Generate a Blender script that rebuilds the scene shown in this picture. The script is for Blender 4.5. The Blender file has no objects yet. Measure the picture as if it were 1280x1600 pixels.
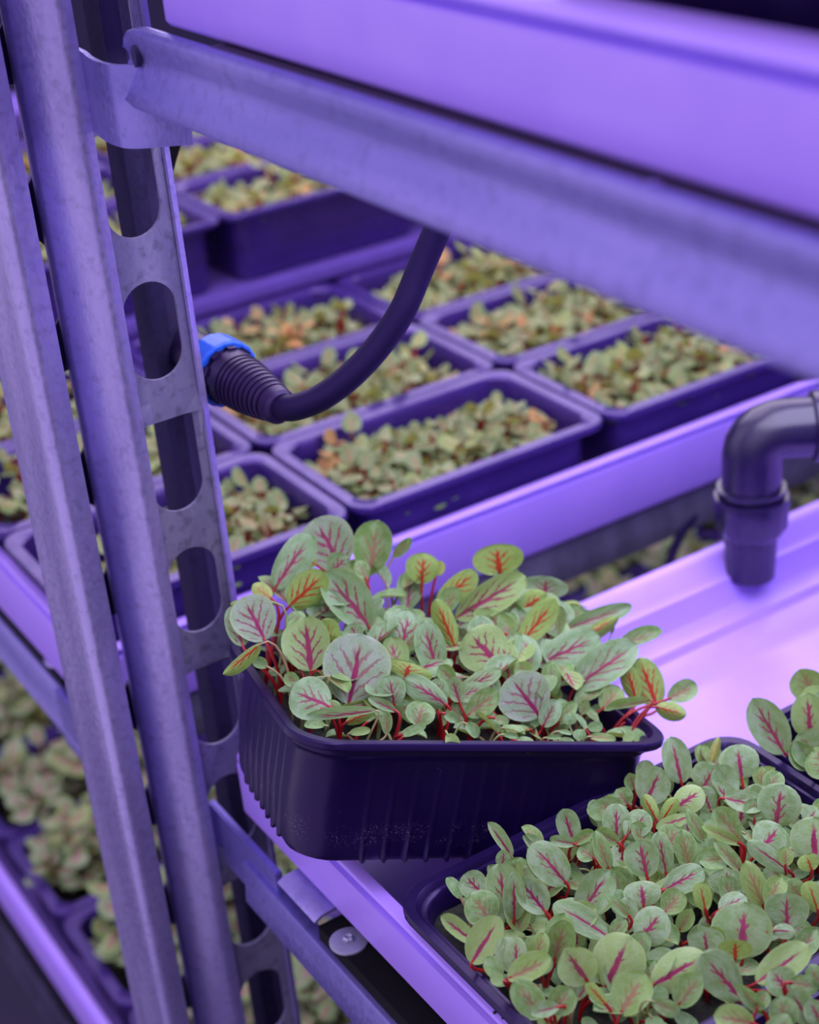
import bpy, bmesh, random
from math import *
from mathutils import Vector, Matrix, Euler, noise
random.seed(7)
S = bpy.context.scene
COL = S.collection
# ------------------------------------------------------------------ camera, world, lights, exposure
FPX = 2600.0                                   # focal length in pixels of the 1280x1600 frame
pit, rol, yaw = radians(27.7), radians(5.25), radians(30.5)
hd = Vector((sin(yaw), cos(yaw), 0)); r0 = Vector((cos(yaw), -sin(yaw), 0)); zz = Vector((0, 0, 1))
fwd = hd*cos(pit)-zz*sin(pit); u0 = hd*sin(pit)+zz*cos(pit)
rgt = r0*cos(rol)-u0*sin(rol); upc = u0*cos(rol)+r0*sin(rol)
CAM = Vector((0, 0, 1.5))
cd = bpy.data.cameras.new('camera'); cam = bpy.data.objects.new('camera', cd); COL.objects.link(cam)
cam.matrix_world = Matrix.Translation(CAM) @ Matrix((rgt, upc, -fwd)).transposed().to_4x4()
cd.sensor_fit = 'HORIZONTAL'; cd.sensor_width = 36; cd.lens = 36*FPX/1280
cd.clip_start = .01; cd.clip_end = 50
cd.dof.use_dof = True; cd.dof.focus_distance = .52; cd.dof.aperture_fstop = 12
S.camera = cam
W = bpy.data.worlds.new('world'); S.world = W; W.use_nodes = True
wt = W.node_tree; bg = wt.nodes['Background']; bg.inputs[1].default_value = 1.0      # bright roof above, dim room below
tc_ = wt.nodes.new('ShaderNodeTexCoord'); sx_ = wt.nodes.new('ShaderNodeSeparateXYZ'); mr_ = wt.nodes.new('ShaderNodeMapRange'); mr_.interpolation_type = 'SMOOTHSTEP'
wt.links.new(tc_.outputs['Generated'], sx_.inputs[0]); wt.links.new(sx_.outputs[2], mr_.inputs[0])
for i_, v_ in enumerate((-.35, .95, .07, .95)): mr_.inputs[i_+1].default_value = v_
vm_ = wt.nodes.new('ShaderNodeVectorMath'); vm_.operation = 'SCALE'; vm_.inputs[0].default_value = (.78, .70, 1); wt.links.new(mr_.outputs[0], vm_.inputs['Scale']); wt.links.new(vm_.outputs[0], bg.inputs[0])
S.view_settings.view_transform = 'Standard'; S.view_settings.look = 'None'
S.view_settings.exposure = .18; S.view_settings.gamma = 1; S.view_settings.use_curve_mapping = False
def area(name, loc, sx, sy, power, col, rot=(0, 0, 0)):
    l = bpy.data.lights.new(name, 'AREA'); l.shape = 'RECTANGLE'; l.size = sx; l.size_y = sy
    l.energy = power; l.color = col
    o = bpy.data.objects.new(name, l); COL.objects.link(o); o.location = loc; o.rotation_euler = rot
    return o
area('grow_light_near', (.41, .33, 1.388), .36, .28, 1.65, (.80, .77, 1))        # lamps under the upper near shelf
area('grow_light_rear', (.72, 1.12, 1.56), .9, 1.0, 7.0, (.9, .80, 1))           # lamps over the rear trays
area('grow_light_low', (.50, .85, 1.06), .7, .5, 1.1, (.95, .88, 1))             # lamps under the rear shelf
area('ceiling_light', (-.5, -.3, 2.6), 1.6, 1.6, 9, (.86, .76, 1), (radians(-8), radians(-20), 0))
area('aisle_fill_light', (-.62, 1.10, 1.20), 1.8, 3.5, 13, (.82, .73, 1), (0, radians(-90), 0))   # unseen panel standing in for a lit rack, added to brighten left-facing faces

# ------------------------------------------------------------------ helpers
def at(x, y, Z): return CAM + (fwd+rgt*((x-640)/FPX)-upc*((y-800)/FPX))*Z
def rayd(x, y): return fwd+rgt*((x-640)/FPX)-upc*((y-800)/FPX)
def onz(x, y, z): d = rayd(x, y); return CAM+d*((z-CAM.z)/d.z)
def onplane(x, y, p, n): d = rayd(x, y); return CAM+d*((p-CAM).dot(n)/d.dot(n))
def px(P): d = P-CAM; z = d.dot(fwd); return 640+FPX*d.dot(rgt)/z, 800-FPX*d.dot(upc)/z
def link(name, me, par=None, W_=None, mats=None):
    o = bpy.data.objects.new(name, me); COL.objects.link(o)
    if mats:
        for m in mats: me.materials.append(m)
    if par is not None:
        o.parent = par; o['_p'] = 1; del o['_p']
    if W_ is not None:
        o.matrix_basis = (WM[par.name].inverted() @ W_) if par is not None else W_
        WM[o.name] = W_
    else:
        WM[o.name] = WM[par.name].copy() if par is not None else Matrix()
    return o
WM = {}
def tag(o, label, cat, group=None, kind=None):
    if label: o['label'] = label
    if cat: o['category'] = cat
    if group: o['group'] = group
    if kind: o['kind'] = kind
    return o
def thing(name, label, cat, M=None, group=None):
    o = link(name, None, None, M if M is not None else Matrix()); o.empty_display_size = .02
    return tag(o, label, cat, group)
def mesh(name, V, F, smooth=False, mi=None, uv=None):
    me = bpy.data.meshes.new(name); me.from_pydata([tuple(v) for v in V], [], F)
    if smooth: me.polygons.foreach_set('use_smooth', [True]*len(F))
    if mi: me.polygons.foreach_set('material_index', mi)
    if uv:
        ul = me.uv_layers.new(name='UVMap')
        for p in me.polygons:
            for li, vi in zip(p.loop_indices, p.vertices): ul.data[li].uv = uv[vi]
    me.update(); return me
def sharp(me, ang=35):
    me.polygons.foreach_set('use_smooth', [True]*len(me.polygons))
    try: me.set_sharp_from_angle(angle=radians(ang))
    except Exception: pass
    return me
class MB:
    def __init__(s): s.V = []; s.F = []
    def add(s, V, F):
        n = len(s.V); s.V += [Vector(v) for v in V]; s.F += [tuple(i+n for i in f) for f in F]; return s
    def box(s, a, b):
        x0, y0, z0 = a; x1, y1, z1 = b
        return s.add([(x0,y0,z0),(x1,y0,z0),(x1,y1,z0),(x0,y1,z0),(x0,y0,z1),(x1,y0,z1),(x1,y1,z1),(x0,y1,z1)],
              [(0,3,2,1),(4,5,6,7),(0,1,5,4),(1,2,6,5),(2,3,7,6),(3,0,4,7)])
    def prism(s, pts, d):          # planar closed outline swept along d
        n = len(pts); d = Vector(d); P = [Vector(p) for p in pts]
        return s.add(P+[p+d for p in P], [tuple(range(n))[::-1], tuple(range(n, 2*n))]+[(i, (i+1)%n, n+(i+1)%n, n+i) for i in range(n)])
    def strip(s, pts, t, d):       # open 2D polyline (in the plane across d) thickened by t and swept along d
        d = Vector(d); P = [Vector(p) for p in pts]; dn = d.normalized(); off = []
        for i, p in enumerate(P):
            a = (P[i]-P[i-1]).normalized() if i else None
            b = (P[i+1]-P[i]).normalized() if i < len(P)-1 else None
            a = a or b; b = b or a
            na, nb = a.cross(dn), b.cross(dn); m = (na+nb).normalized(); off.append(p+m*(t/max(.4, m.dot(na))))
        n = len(P); V = P+off; V = V+[v+d for v in V]; F = []
        for i in range(n-1):
            F += [(i, i+1, 2*n+i+1, 2*n+i), (n+i+1, n+i, 3*n+i, 3*n+i+1), (i+1, i, n+i, n+i+1), (2*n+i, 2*n+i+1, 3*n+i+1, 3*n+i)]
        F += [(0, 2*n, 3*n, n), (n-1, 2*n-1, 4*n-1, 3*n-1)]
        return s.add(V, F)
    def tube(s, path, rad, k=12, cap=True):
        P = [Vector(p) for p in path]; n = len(P); R = rad if isinstance(rad, (list, tuple)) else [rad]*n
        t = (P[1]-P[0]).normalized(); a = t.orthogonal().normalized(); V = []; F = []
        for i in range(n):
            t2 = (P[min(i+1, n-1)]-P[max(i-1, 0)]); t2 = t2.normalized() if t2.length > 1e-9 else t
            a = (a-t2*a.dot(t2)).normalized(); b = t2.cross(a); t = t2
            for j in range(k):
                w = 2*pi*j/k; V.append(P[i]+(a*cos(w)+b*sin(w))*R[i])
        for i in range(n-1):
            for j in range(k): F.append((i*k+j, i*k+(j+1)%k, (i+1)*k+(j+1)%k, (i+1)*k+j))
        if cap: F += [tuple(range(k))[::-1], tuple(range((n-1)*k, n*k))]
        return s.add(V, F)
    def lathe(s, p, axis, prof, k=32, knurl=None, cap=True):   # prof: (distance along axis, radius)
        ax = Vector(axis).normalized(); a = ax.orthogonal().normalized(); b = ax.cross(a); V = []; F = []
        for (h, r) in prof:
            for j in range(k):
                w = 2*pi*j/k; rr = r if not knurl else r*(1-(knurl if j % 3 == 0 else 0))
                V.append(Vector(p)+ax*h+(a*cos(w)+b*sin(w))*rr)
        n = len(prof)
        for i in range(n-1):
            for j in range(k): F.append((i*k+j, i*k+(j+1)%k, (i+1)*k+(j+1)%k, (i+1)*k+j))
        if cap: F += [tuple(range(k))[::-1], tuple(range((n-1)*k, n*k))]
        return s.add(V, F)
    def mesh(s, name, ang=35, bevel=0):
        me = bpy.data.meshes.new(name); me.from_pydata([tuple(v) for v in s.V], [], s.F); me.update()
        bm = bmesh.new(); bm.from_mesh(me); bmesh.ops.recalc_face_normals(bm, faces=bm.faces)
        if bevel:
            es = [e for e in bm.edges if len(e.link_faces) == 2 and e.calc_face_angle(0) > radians(40)]
            bmesh.ops.bevel(bm, geom=es, offset=bevel, segments=2, affect='EDGES', clamp_overlap=True)
        bm.to_mesh(me); bm.free(); return sharp(me, ang)
def part(name, mb, mat, par, label=None, ang=35, bevel=0):
    o = link(name, mb.mesh(name, ang, bevel) if isinstance(mb, MB) else mb, par, None, [mat])
    if label: o['label'] = label
    return o
def spline(P, n=8):
    P = [Vector(p) for p in P]; out = []
    Q = [P[0]*2-P[1]]+P+[P[-1]*2-P[-2]]
    for i in range(1, len(Q)-2):
        for k in range(n):
            t = k/n; a, b, c, d = Q[i-1:i+3]
            out.append(.5*((2*b)+(c-a)*t+(2*a-5*b+4*c-d)*t*t+(3*b-a-3*c+d)*t**3))
    return out+[P[-1]]

# ------------------------------------------------------------------ node materials
class NT:
    def __init__(s, name):
        s.m = bpy.data.materials.new(name); s.m.use_nodes = True; s.t = s.m.node_tree
        s.b = s.t.nodes['Principled BSDF']; s.out = s.t.nodes['Material Output']
    def n(s, t, **kw):
        x = s.t.nodes.new(t)
        for k, v in kw.items(): setattr(x, k, v)
        return x
    def put(s, sock, v):
        if hasattr(v, 'is_linked') or isinstance(v, bpy.types.NodeSocket): s.t.links.new(v, sock)
        else: sock.default_value = v
    def M(s, op, a, b=0.0, c=0.0, clamp=False):
        x = s.n('ShaderNodeMath', operation=op, use_clamp=clamp)
        for i, v in enumerate((a, b, c)): s.put(x.inputs[i], v)
        return x.outputs[0]
    def step(s, v, lo, hi, a=0.0, b=1.0):
        x = s.n('ShaderNodeMapRange', interpolation_type='SMOOTHSTEP'); s.put(x.inputs[0], v)
        for i, q in enumerate((lo, hi, a, b)): s.put(x.inputs[i+1], q)
        return x.outputs[0]
    def mix(s, f, a, b, mode='MIX'):
        x = s.n('ShaderNodeMix', data_type='RGBA', blend_type=mode); s.put(x.inputs[0], f)
        for i, v in ((6, a), (7, b)):
            s.put(x.inputs[i], v if not isinstance(v, tuple) else (*v[:3], 1))
        return x.outputs[2]
    def noise(s, scale, detail=3, vec=None, rough=.5, stretch=None, dim='3D', w=None):
        x = s.n('ShaderNodeTexNoise', noise_dimensions=dim); x.inputs['Scale'].default_value = scale
        x.inputs['Detail'].default_value = detail; x.inputs['Roughness'].default_value = rough
        if w is not None: s.put(x.inputs['W'], w)
        if vec is None: vec = s.n('ShaderNodeTexCoord').outputs['Object']
        if stretch:
            mp = s.n('ShaderNodeMapping'); mp.inputs['Scale'].default_value = stretch; s.put(mp.inputs[0], vec); vec = mp.outputs[0]
        s.put(x.inputs['Vector'], vec); return x.outputs[0]
    def bump(s, h, st=.3, dist=.001):
        x = s.n('ShaderNodeBump'); x.inputs['Strength'].default_value = st; x.inputs['Distance'].default_value = dist
        s.put(x.inputs['Height'], h); s.put(s.b.inputs['Normal'], x.outputs[0]); return x.outputs[0]
    def set(s, **kw):
        for k, v in kw.items():
            k = k.replace('_', ' ')
            s.put(s.b.inputs[k], (*v[:3], 1) if isinstance(v, tuple) else v)
        return s
def steel(name, c1, c2, rough=.42, metal=.85, stretch=(1, 1, .15), spots=.28):
    t = NT(name); big = t.noise(60, 4, stretch=stretch); fine = t.noise(900, 3, stretch=(1, 1, .5)); sp = t.noise(260, 5)
    col = t.mix(t.step(big, .35, .7), c1, c2); col = t.mix(t.step(sp, .50, .70, 0, spots), col, tuple(v*.45 for v in c1))
    t.set(Base_Color=col, Metallic=metal, Roughness=t.step(fine, .2, .8, rough-.08, rough+.12)); t.bump(fine, .12, .0006); return t.m
M_steel = steel('galvanised_steel', (.32, .26, .60), (.47, .39, .78), .34, .72)
M_beam = steel('beam_steel', (.21, .175, .55), (.28, .23, .64), .38, .72, (1, .15, 1))
M_face = steel('grey_purple_steel', (.20, .18, .32), (.33, .30, .46), .42, .6, (1, 1, .3), .5)
M_dim = steel('grey_steel', (.30, .29, .42), (.44, .42, .58), .5, .6)
M_rail = steel('dull_steel', (.085, .08, .13), (.13, .12, .19), .5, .5)
M_shaded = steel('shaded_steel', (.028, .020, .065), (.055, .042, .115), .45, .6)  # steel of recessed and low parts, their shade put into the colour
def plastic(name, c, rough=.35, c2=None, nscale=40, spec=.5, bump=.05, tint=None):
    t = NT(name)
    if tint: t.b.inputs['Specular Tint'].default_value = (*tint, 1)
    n = t.noise(nscale, 4); f = t.noise(1200, 2)
    t.set(Base_Color=t.mix(t.step(n, .3, .7), c, c2 or tuple(v*.85 for v in c)), Roughness=t.step(n, .2, .8, rough-.05, rough+.08))
    t.b.inputs['Specular IOR Level'].default_value = spec; t.bump(f, bump, .0004); return t.m
M_gut = plastic('lavender_white_plastic', (.43, .255, .93), .38, (.40, .235, .90))
M_under = plastic('purple_brown_pad', (.030, .014, .055), .6)  # pad on the upper beam, purple-brown of its own
M_floorgut = M_gut
M_pad = plastic('black_rubber', (.002, .0015, .004), .8, spec=.2)
M_cable = plastic('cable_rubber', (.008, .004, .030), .5, spec=.3, tint=(.5, .35, 1))
M_conn = plastic('connector_plastic', (.017, .008, .042), .36, spec=.45, tint=(.6, .45, 1))
M_blue = plastic('blue_plastic', (.012, .11, .66), .38)
M_pipe = plastic('pipe_plastic', (.013, .006, .05), .26, spec=.7)
M_housing = plastic('lamp_housing_white', (.6, .5, .9), .4)
M_floor = plastic('dark_floor', (.02, .012, .05), .7, nscale=3)
M_wall = plastic('dim_wall', (.05, .035, .11), .8, nscale=2)
def traymat():
    t = NT('dark_purple_tray_plastic'); tc = t.n('ShaderNodeTexCoord'); sx = t.n('ShaderNodeSeparateXYZ'); t.put(sx.inputs[0], tc.outputs['Object'])
    band = t.M('MULTIPLY', t.step(sx.outputs[2], .004, .0085), t.step(sx.outputs[2], .016, .0125))
    sp = t.step(t.noise(2200, 2, rough=.7), .60, .68); pat = t.step(t.noise(110, 3), .42, .6)
    dust = t.M('MULTIPLY', t.M('MULTIPLY', sp, band), t.M('MULTIPLY', pat, .6))
    sp2 = t.step(t.noise(1500, 1), .79, .82, 0, .35)
    dust = t.M('MAXIMUM', dust, sp2)
    base = t.mix(t.step(t.noise(25, 3), .3, .7), (.008, .0028, .038), (.006, .002, .030))
    t.set(Base_Color=t.mix(dust, base, (.30, .22, .42)), Roughness=t.step(t.noise(60, 3), .3, .7, .26, .38))
    t.b.inputs['Specular IOR Level'].default_value = .5; t.bump(t.noise(800, 2), .04, .0004); return t.m
M_tray = traymat()
for m_ in (M_tray,): m_.node_tree.nodes['Principled BSDF'].inputs['Specular Tint'].default_value = (.62, .45, 1, 1)
M_tray2 = plastic('purple_tray_plastic', (.040, .018, .155), .27, (.032, .014, .13), spec=.8, tint=(.58, .40, 1))
M_shelf = plastic('purple_shelf_plastic', (.16, .09, .46), .4)
def soilmat():
    t = NT('dark_soil'); t.set(Base_Color=t.mix(t.step(t.noise(300, 5), .4, .6), (.004, .004, .004), (.014, .016, .008)), Roughness=.9); t.bump(t.noise(500, 4), .8, .002); return t.m
M_soil = soilmat()
def stemmat(name, a, b):
    t = NT(name); oi = t.n('ShaderNodeObjectInfo'); t.set(Base_Color=t.mix(oi.outputs['Random'], a, b), Roughness=.35); return t.m
M_stem = stemmat('crimson_stem', (.24, .004, .014), (.34, .008, .008))
M_stemg = stemmat('green_stem', (.22, .30, .10), (.30, .20, .10))
M_dead = plastic('dry_leaf', (.22, .10, .04), .7)
def leafmat(name, top, top2, back, vein, veinb, amount=1.0, orange=0.0, r0=.40, r1=.42):
    t = NT(name); oi = t.n('ShaderNodeObjectInfo'); R = oi.outputs['Random']
    tc = t.n('ShaderNodeTexCoord'); sx = t.n('ShaderNodeSeparateXYZ'); t.put(sx.inputs[0], tc.outputs['UV'])
    offs = t.n('ShaderNodeVectorMath', operation='ADD'); t.put(offs.inputs[0], tc.outputs['UV'])
    cx = t.n('ShaderNodeCombineXYZ'); t.put(cx.inputs[0], t.M('MULTIPLY', R, 37.0)); t.put(cx.inputs[1], t.M('MULTIPLY', R, 91.0)); t.put(offs.inputs[1], cx.outputs[0])
    vec = offs.outputs[0]; R2 = t.M('FRACT', t.M('MULTIPLY', R, 17.31)); R3 = t.M('FRACT', t.M('MULTIPLY', R, 53.77))
    wob = t.M('SUBTRACT', t.noise(5, 3, vec=vec), .5); wob2 = t.M('SUBTRACT', t.noise(11, 3, vec=vec), .5)
    u = t.M('MULTIPLY', t.M('SUBTRACT', sx.outputs[0], .5), 2.0); v = sx.outputs[1]
    ud = t.M('ADD', u, t.M('MULTIPLY', wob, .16)); au = t.M('ABSOLUTE', ud)
    # midrib, wide at the base
    w = t.M('MULTIPLY', t.M('SUBTRACT', 1.15, v), t.M('ADD', .105, t.M('MULTIPLY', R2, .06)))
    mid = t.M('MULTIPLY', t.step(au, t.M('MULTIPLY', w, 1.15), t.M('MULTIPLY', w, .75)), t.step(v, t.M('ADD', .93, t.M('MULTIPLY', wob, .3)), t.M('ADD', .62, t.M('MULTIPLY', R3, .16))))
    # side veins running up and outwards
    reach = t.M('ADD', r0, t.M('MULTIPLY', R3, r1))
    ph = t.M('ADD', t.M('MULTIPLY', t.M('SUBTRACT', v, t.M('MULTIPLY', au, t.M('SUBTRACT', .75, t.M('MULTIPLY', au, .25)))), 4.3),
             t.M('ADD', R, t.M('ADD', t.M('MULTIPLY', t.step(u, -.01, .01), .45), t.M('MULTIPLY', wob2, .75))))
    d = t.M('ABSOLUTE', t.M('SUBTRACT', t.M('FRACT', ph), .5))
    sw = t.M('MULTIPLY', t.M('SUBTRACT', 1.0, t.M('DIVIDE', au, t.M('ADD', reach, .2))), .24)
    side = t.M('MULTIPLY', t.step(d, t.M('MULTIPLY', sw, 1.2), t.M('MULTIPLY', sw, .6)), t.step(t.M('ADD', au, t.M('MULTIPLY', wob2, .5)), reach, t.M('SUBTRACT', reach, .12)))
    side = t.M('MULTIPLY', side, t.M('MULTIPLY', t.step(v, .06, .14), t.step(v, .86, .66)))
    side = t.M('MULTIPLY', side, t.step(R2, .05, .25, .7, 1.0))
    dots = t.M('MULTIPLY', t.step(t.noise(30, 1, vec=vec), .665, .71), .6)
    geo = t.n('ShaderNodeNewGeometry'); bf = geo.outputs['Backfacing']
    vm = t.M('MULTIPLY', t.M('MAXIMUM', mid, t.M('MULTIPLY', side, .92)), amount)
    halo = t.M('MULTIPLY', t.step(au, .75, .0), t.step(v, .85, .3, 0, .12*amount))
    c = t.mix(t.step(t.noise(4, 3, vec=vec), .35, .65), top, top2)
    c = t.mix(t.M('MULTIPLY', t.step(R2, .6, .95), .55), c, (.34, .47, .13))
    if orange: c = t.mix(t.M('MULTIPLY', t.step(R3, 1-orange, 1.0), .9), c, (.62, .30, .10))
    edge = t.step(t.M('ABSOLUTE', u), .86, 1.0, 0, .5); c = t.mix(edge, c, (.40, .50, .24))
    c = t.mix(halo, c, vein)
    c = t.mix(t.M('MULTIPLY', t.M('FRACT', t.M('MULTIPLY', R, 29.7)), .55), c, (.62, .70, .50), 'MULTIPLY')
    c = t.mix(t.M('MULTIPLY', dots, t.M('SUBTRACT', 1.0, bf)), c, (.06, .03, .09))
    cb = t.mix(t.step(t.noise(6, 3, vec=vec), .3, .7), back, tuple(x*.8 for x in back))
    c = t.mix(bf, c, cb); vc = t.mix(bf, t.mix(t.step(wob, -.1, .15), vein, tuple(x*.72 for x in vein)), veinb)
    c = t.mix(vm, c, vc)
    t.set(Base_Color=c, Roughness=.42); t.b.inputs['Specular IOR Level'].default_value = .3
    hh = t.M('ADD', t.M('MULTIPLY', vm, -.6), t.M('MULTIPLY', t.noise(14, 4, vec=vec), .9))
    nb = t.bump(hh, .35, .0006)
    tr = t.n('ShaderNodeBsdfTranslucent'); t.put(tr.inputs[0], t.mix(.35, c, (.5, .7, .1))); t.put(tr.inputs['Normal'], nb)
    mx = t.n('ShaderNodeMixShader'); mx.inputs[0].default_value = .22
    t.put(mx.inputs[1], t.b.outputs[0]); t.put(mx.inputs[2], tr.outputs[0]); t.put(t.out.inputs[0], mx.outputs[0])
    return t.m
M_leaf = leafmat('veined_leaf', (.20, .335, .15), (.285, .42, .25), (.25, .38, .09), (.27, .006, .085), (.34, .004, .004))
M_leaf2 = leafmat('small_veined_leaf', (.21, .34, .14), (.31, .43, .26), (.27, .40, .10), (.29, .006, .09), (.34, .004, .004), 1.0, 0, .14, .30)
M_leafv = leafmat('densely_veined_leaf', (.25, .36, .21), (.33, .40, .32), (.25, .38, .09), (.27, .006, .10), (.34, .004, .004), 1.0, 0, .80, .1)
M_leafg = leafmat('young_green_leaf', (.17, .31, .09), (.27, .41, .19), (.36, .46, .12), (.36, .02, .08), (.45, .03, .02), .55)
M_cot = leafmat('seed_leaf', (.18, .33, .12), (.28, .42, .22), (.34, .46, .16), (.3, .3, .1), (.3, .3, .1), 0)
M_far = leafmat('far_leaf', (.21, .31, .11), (.32, .38, .21), (.32, .32, .09), (.55, .12, .10), (.6, .14, .04), .5, orange=.14)
M_low = leafmat('large_low_leaf', (.22, .34, .13), (.38, .43, .33), (.30, .36, .10), (.50, .10, .22), (.5, .05, .05), .9)

# ------------------------------------------------------------------ structure
flo = MB().box((-2, -2, -.02), (4, 4.4, 0)); o = part('floor', flo, M_floor, None); o['kind'] = 'structure'
wl = MB().box((-2, 4.4, -.02), (4, 4.5, 2.6)); o = part('wall_back', wl, M_wall, None); o['kind'] = 'structure'

# ------------------------------------------------------------------ rack post
def slot_plate(name, x0, x1, y, z0, z1, sx0, sx1, dz=0.0, th=.0012):
    """sheet metal face with round ended and D shaped slots, cut row by row"""
    r = (sx1-sx0)/2; cx = (sx0+sx1)/2; holes = []; k = -14
    while 1.3198+.1*k+dz < z1-.01:
        zt = 1.3198+.1*k+dz; k += 1
        if zt-.09 < z0+.01: continue
        holes += [(zt, zt-.0346, True), (zt-.0495, zt-.0847, False)]
    holes.sort(); rows = [(z0, None)]
    for top, bot, rnd_ in holes:
        low = [(bot+r-r*sin(a), r*cos(a)) for a in [pi/2*(1-i/8) for i in range(9)]]
        up = [(top-r+r*sin(a), r*cos(a)) for a in [pi/2*i/8 for i in range(9)]] if rnd_ else [(top, r)]
        rows += [(bot, None)] if low[0][1] > 1e-6 else []
        rows += [(z, h) for z, h in low+up]+[(top, None)]
    rows.append((z1, None)); V = []; F = []
    for z, h in rows:
        h = 0 if h is None else h; V += [(x0, y, z), (cx-h, y, z), (cx+h, y, z), (x1, y, z)]
    for i in range(len(rows)-1):
        a, b = i*4, i*4+4
        if rows[i+1][0]-rows[i][0] < 1e-7: continue
        solid = rows[i][1] is None and rows[i+1][1] is None
        for c in ((0, 1), (1, 2), (2, 3)):
            if c == (1, 2) and not solid: continue
            F.append((a+c[0], a+c[1], b+c[1], b+c[0]))
    me = bpy.data.meshes.new(name); me.from_pydata(V, [], F); bm = bmesh.new(); bm.from_mesh(me)
    bmesh.ops.remove_doubles(bm, verts=bm.verts, dist=2e-6); bmesh.ops.dissolve_degenerate(bm, edges=bm.edges, dist=2e-6)
    bmesh.ops.solidify(bm, geom=bm.faces[:], thickness=th); bm.to_mesh(me); bm.free(); return me
def arc2(cx, cy, r, a0, a1, n=6): return [(cx+r*cos(radians(a0+(a1-a0)*i/n)), cy+r*sin(radians(a0+(a1-a0)*i/n))) for i in range(n+1)]
post = thing('rack_post', 'tall galvanised slotted rack post rising at the left beside the propped tray', 'post', Matrix())
PZ0, PZ1 = .0, 1.68
def sect(pts, t, mb): return mb.strip([(x, y, PZ0) for x, y in pts], t, (0, 0, PZ1-PZ0))
m = MB()
sect([(.1790, .527), (.1722, .5050)]+arc2(.1738, .5010, .0026, 170, 222, 4)+arc2(.1850, .4940, .0046, 232, 270, 4)+[(.1868, .4893)], .0013, m)
part('front_flange', m, M_steel, post, 'bright vertical flange with rounded nose', 25)
me = slot_plate('slotted_face', .1858, .2092, .4897, PZ0, PZ1, .1868, .2060); part('slotted_face', me, M_face, post, 'flat face punched with round and D shaped slots')
m = MB(); sect([(.2090, .4893), (.2102, .4897), (.2102, .4985)], .0013, m); part('edge_return', m, M_steel, post)
me = slot_plate('slotted_web', .160, .1802, .527, PZ0, PZ1, .1618, .1790, dz=.0125); part('slotted_web', me, M_shaded, post, 'dark recessed web with slots')
m = MB(); sect([(.1545, .527)]+[(.1545, .497)]+arc2(.1573, .4925, .0028, 180, 270, 4)+[(.1618, .4897), (.1618, .527)], .0013, m)
part('side_flange', m, M_steel, post, 'second vertical flange at the far left', 60)
m = MB(); m.strip([(x, y, PZ0) for x, y in [(.2078, .5312), (.2110, .5268), (.2165, .5265), (.2225, .5310)]], .0013, (0, 0, PZ1))
part('rear_channel', m, M_shaded, post, 'dark folded channel seen through the slots', 20)

# ------------------------------------------------------------------ beams
def beam(name, label, x, y0, y1, zt, slot=False, axis='Y'):
    b = thing(name, label, 'beam', Matrix())
    pr = [(.0035, -.0006), (.0010, 0), (-.0002, -.0006), (-.0007, -.0018), (-.0002, -.0045), (.0008, -.0080), (.0010, -.0095), (.0002, -.0112), (-.0030, -.0180), (-.0040, -.0205), (-.0034, -.0222), (.0000, -.0228)]
    m = MB(); n = len(pr); segs = 14
    ys = [y0+(y1-.012-y0)*i/segs for i in range(segs+1)]
    V = []; F = []
    # the end towards the post is cut to a rounded outline
    ends = [(y1-.008, 0, 0), (y1-.004, .0012, .0014), (y1-.0015, .0035, .0034), (y1, .0065, .0062)]
    rows = [(y, 0, 0) for y in ys]+ends
    for (y, ct, cb) in rows:
        for (dx, dz) in pr:
            q = min(-ct, max(-.0225+cb, dz)) if (ct or cb) else dz
            V.append((x+dx, y, zt+q))
        for (dx, dz) in pr:
            q = min(-ct, max(-.0225+cb, dz)) if (ct or cb) else dz
            V.append((x+dx+.0014, y, zt+q))
    k = 2*n
    for r in range(len(rows)-1):
        for i in range(n-1):
            F += [(r*k+i, r*k+i+1, (r+1)*k+i+1, (r+1)*k+i), (r*k+n+i+1, r*k+n+i, (r+1)*k+n+i, (r+1)*k+n+i+1)]
        F += [(r*k, (r+1)*k, (r+1)*k+n, r*k+n), (r*k+n-1, r*k+2*n-1, (r+1)*k+2*n-1, (r+1)*k+n-1)]
    for r in (0, len(rows)-1):
        for i in range(n-1): F.append((r*k+i, r*k+i+1, r*k+n+i+1, r*k+n+i))
    m.add(V, F); part('rail', m, M_beam, b, None, 50)
    if slot:
        h = MB(); P = [(x-.0012, y1-.0085+.0016*cos(2*pi*i/16), zt-.0078+.0032*sin(2*pi*i/16)) for i in range(16)]
        h.prism(P, (.0035, 0, 0)); part('slot_hole', h, M_shaded, b, 'dark oval slot at the end of the rail')
    hb = MB(); zb, zh = zt-.035, zt-.0105
    if axis == 'Y' and slot:
        pts = [(.1888, .500), (.1882, .487), (.1862, .476), (.1858, .466), (.1885, .458), (.2022, .449)]
        hb.strip([(px_, py_, zb) for px_, py_ in spline2(pts)], .0016, (0, 0, zh-zb)); part('hook_bracket', hb, M_beam, b, 'curved hook plate locking the rail into the post slot', 50)
    return b
def spline2(P, n=5): return [(q.x, q.y) for q in spline([(a, b, 0) for a, b in P], n)]
bu = beam('shelf_beam', 'upper shelf beam, wide galvanised rail crossing under the lavender panel from the post', .1905, -.25, .4615, 1.4075, True)
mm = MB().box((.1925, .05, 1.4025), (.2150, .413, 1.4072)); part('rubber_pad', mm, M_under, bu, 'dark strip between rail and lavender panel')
clip = MB().box((.1915, .2285, 1.4030), (.1950, .2315, 1.4078)); part('clip', clip, M_steel, bu, 'small bright metal clip', bevel=.0004)
bl = thing('shelf_beam', 'lower shelf beam, galvanised rail below the white tray edge at the bottom', 'beam', Matrix())
pr = [(.1945, 1.0948), (.1905, 1.0958), (.1888, 1.0955), (.1884, 1.0940), (.1882, 1.0850), (.1874, 1.0770), (.1885, 1.0752), (.1915, 1.0752)]
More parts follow.
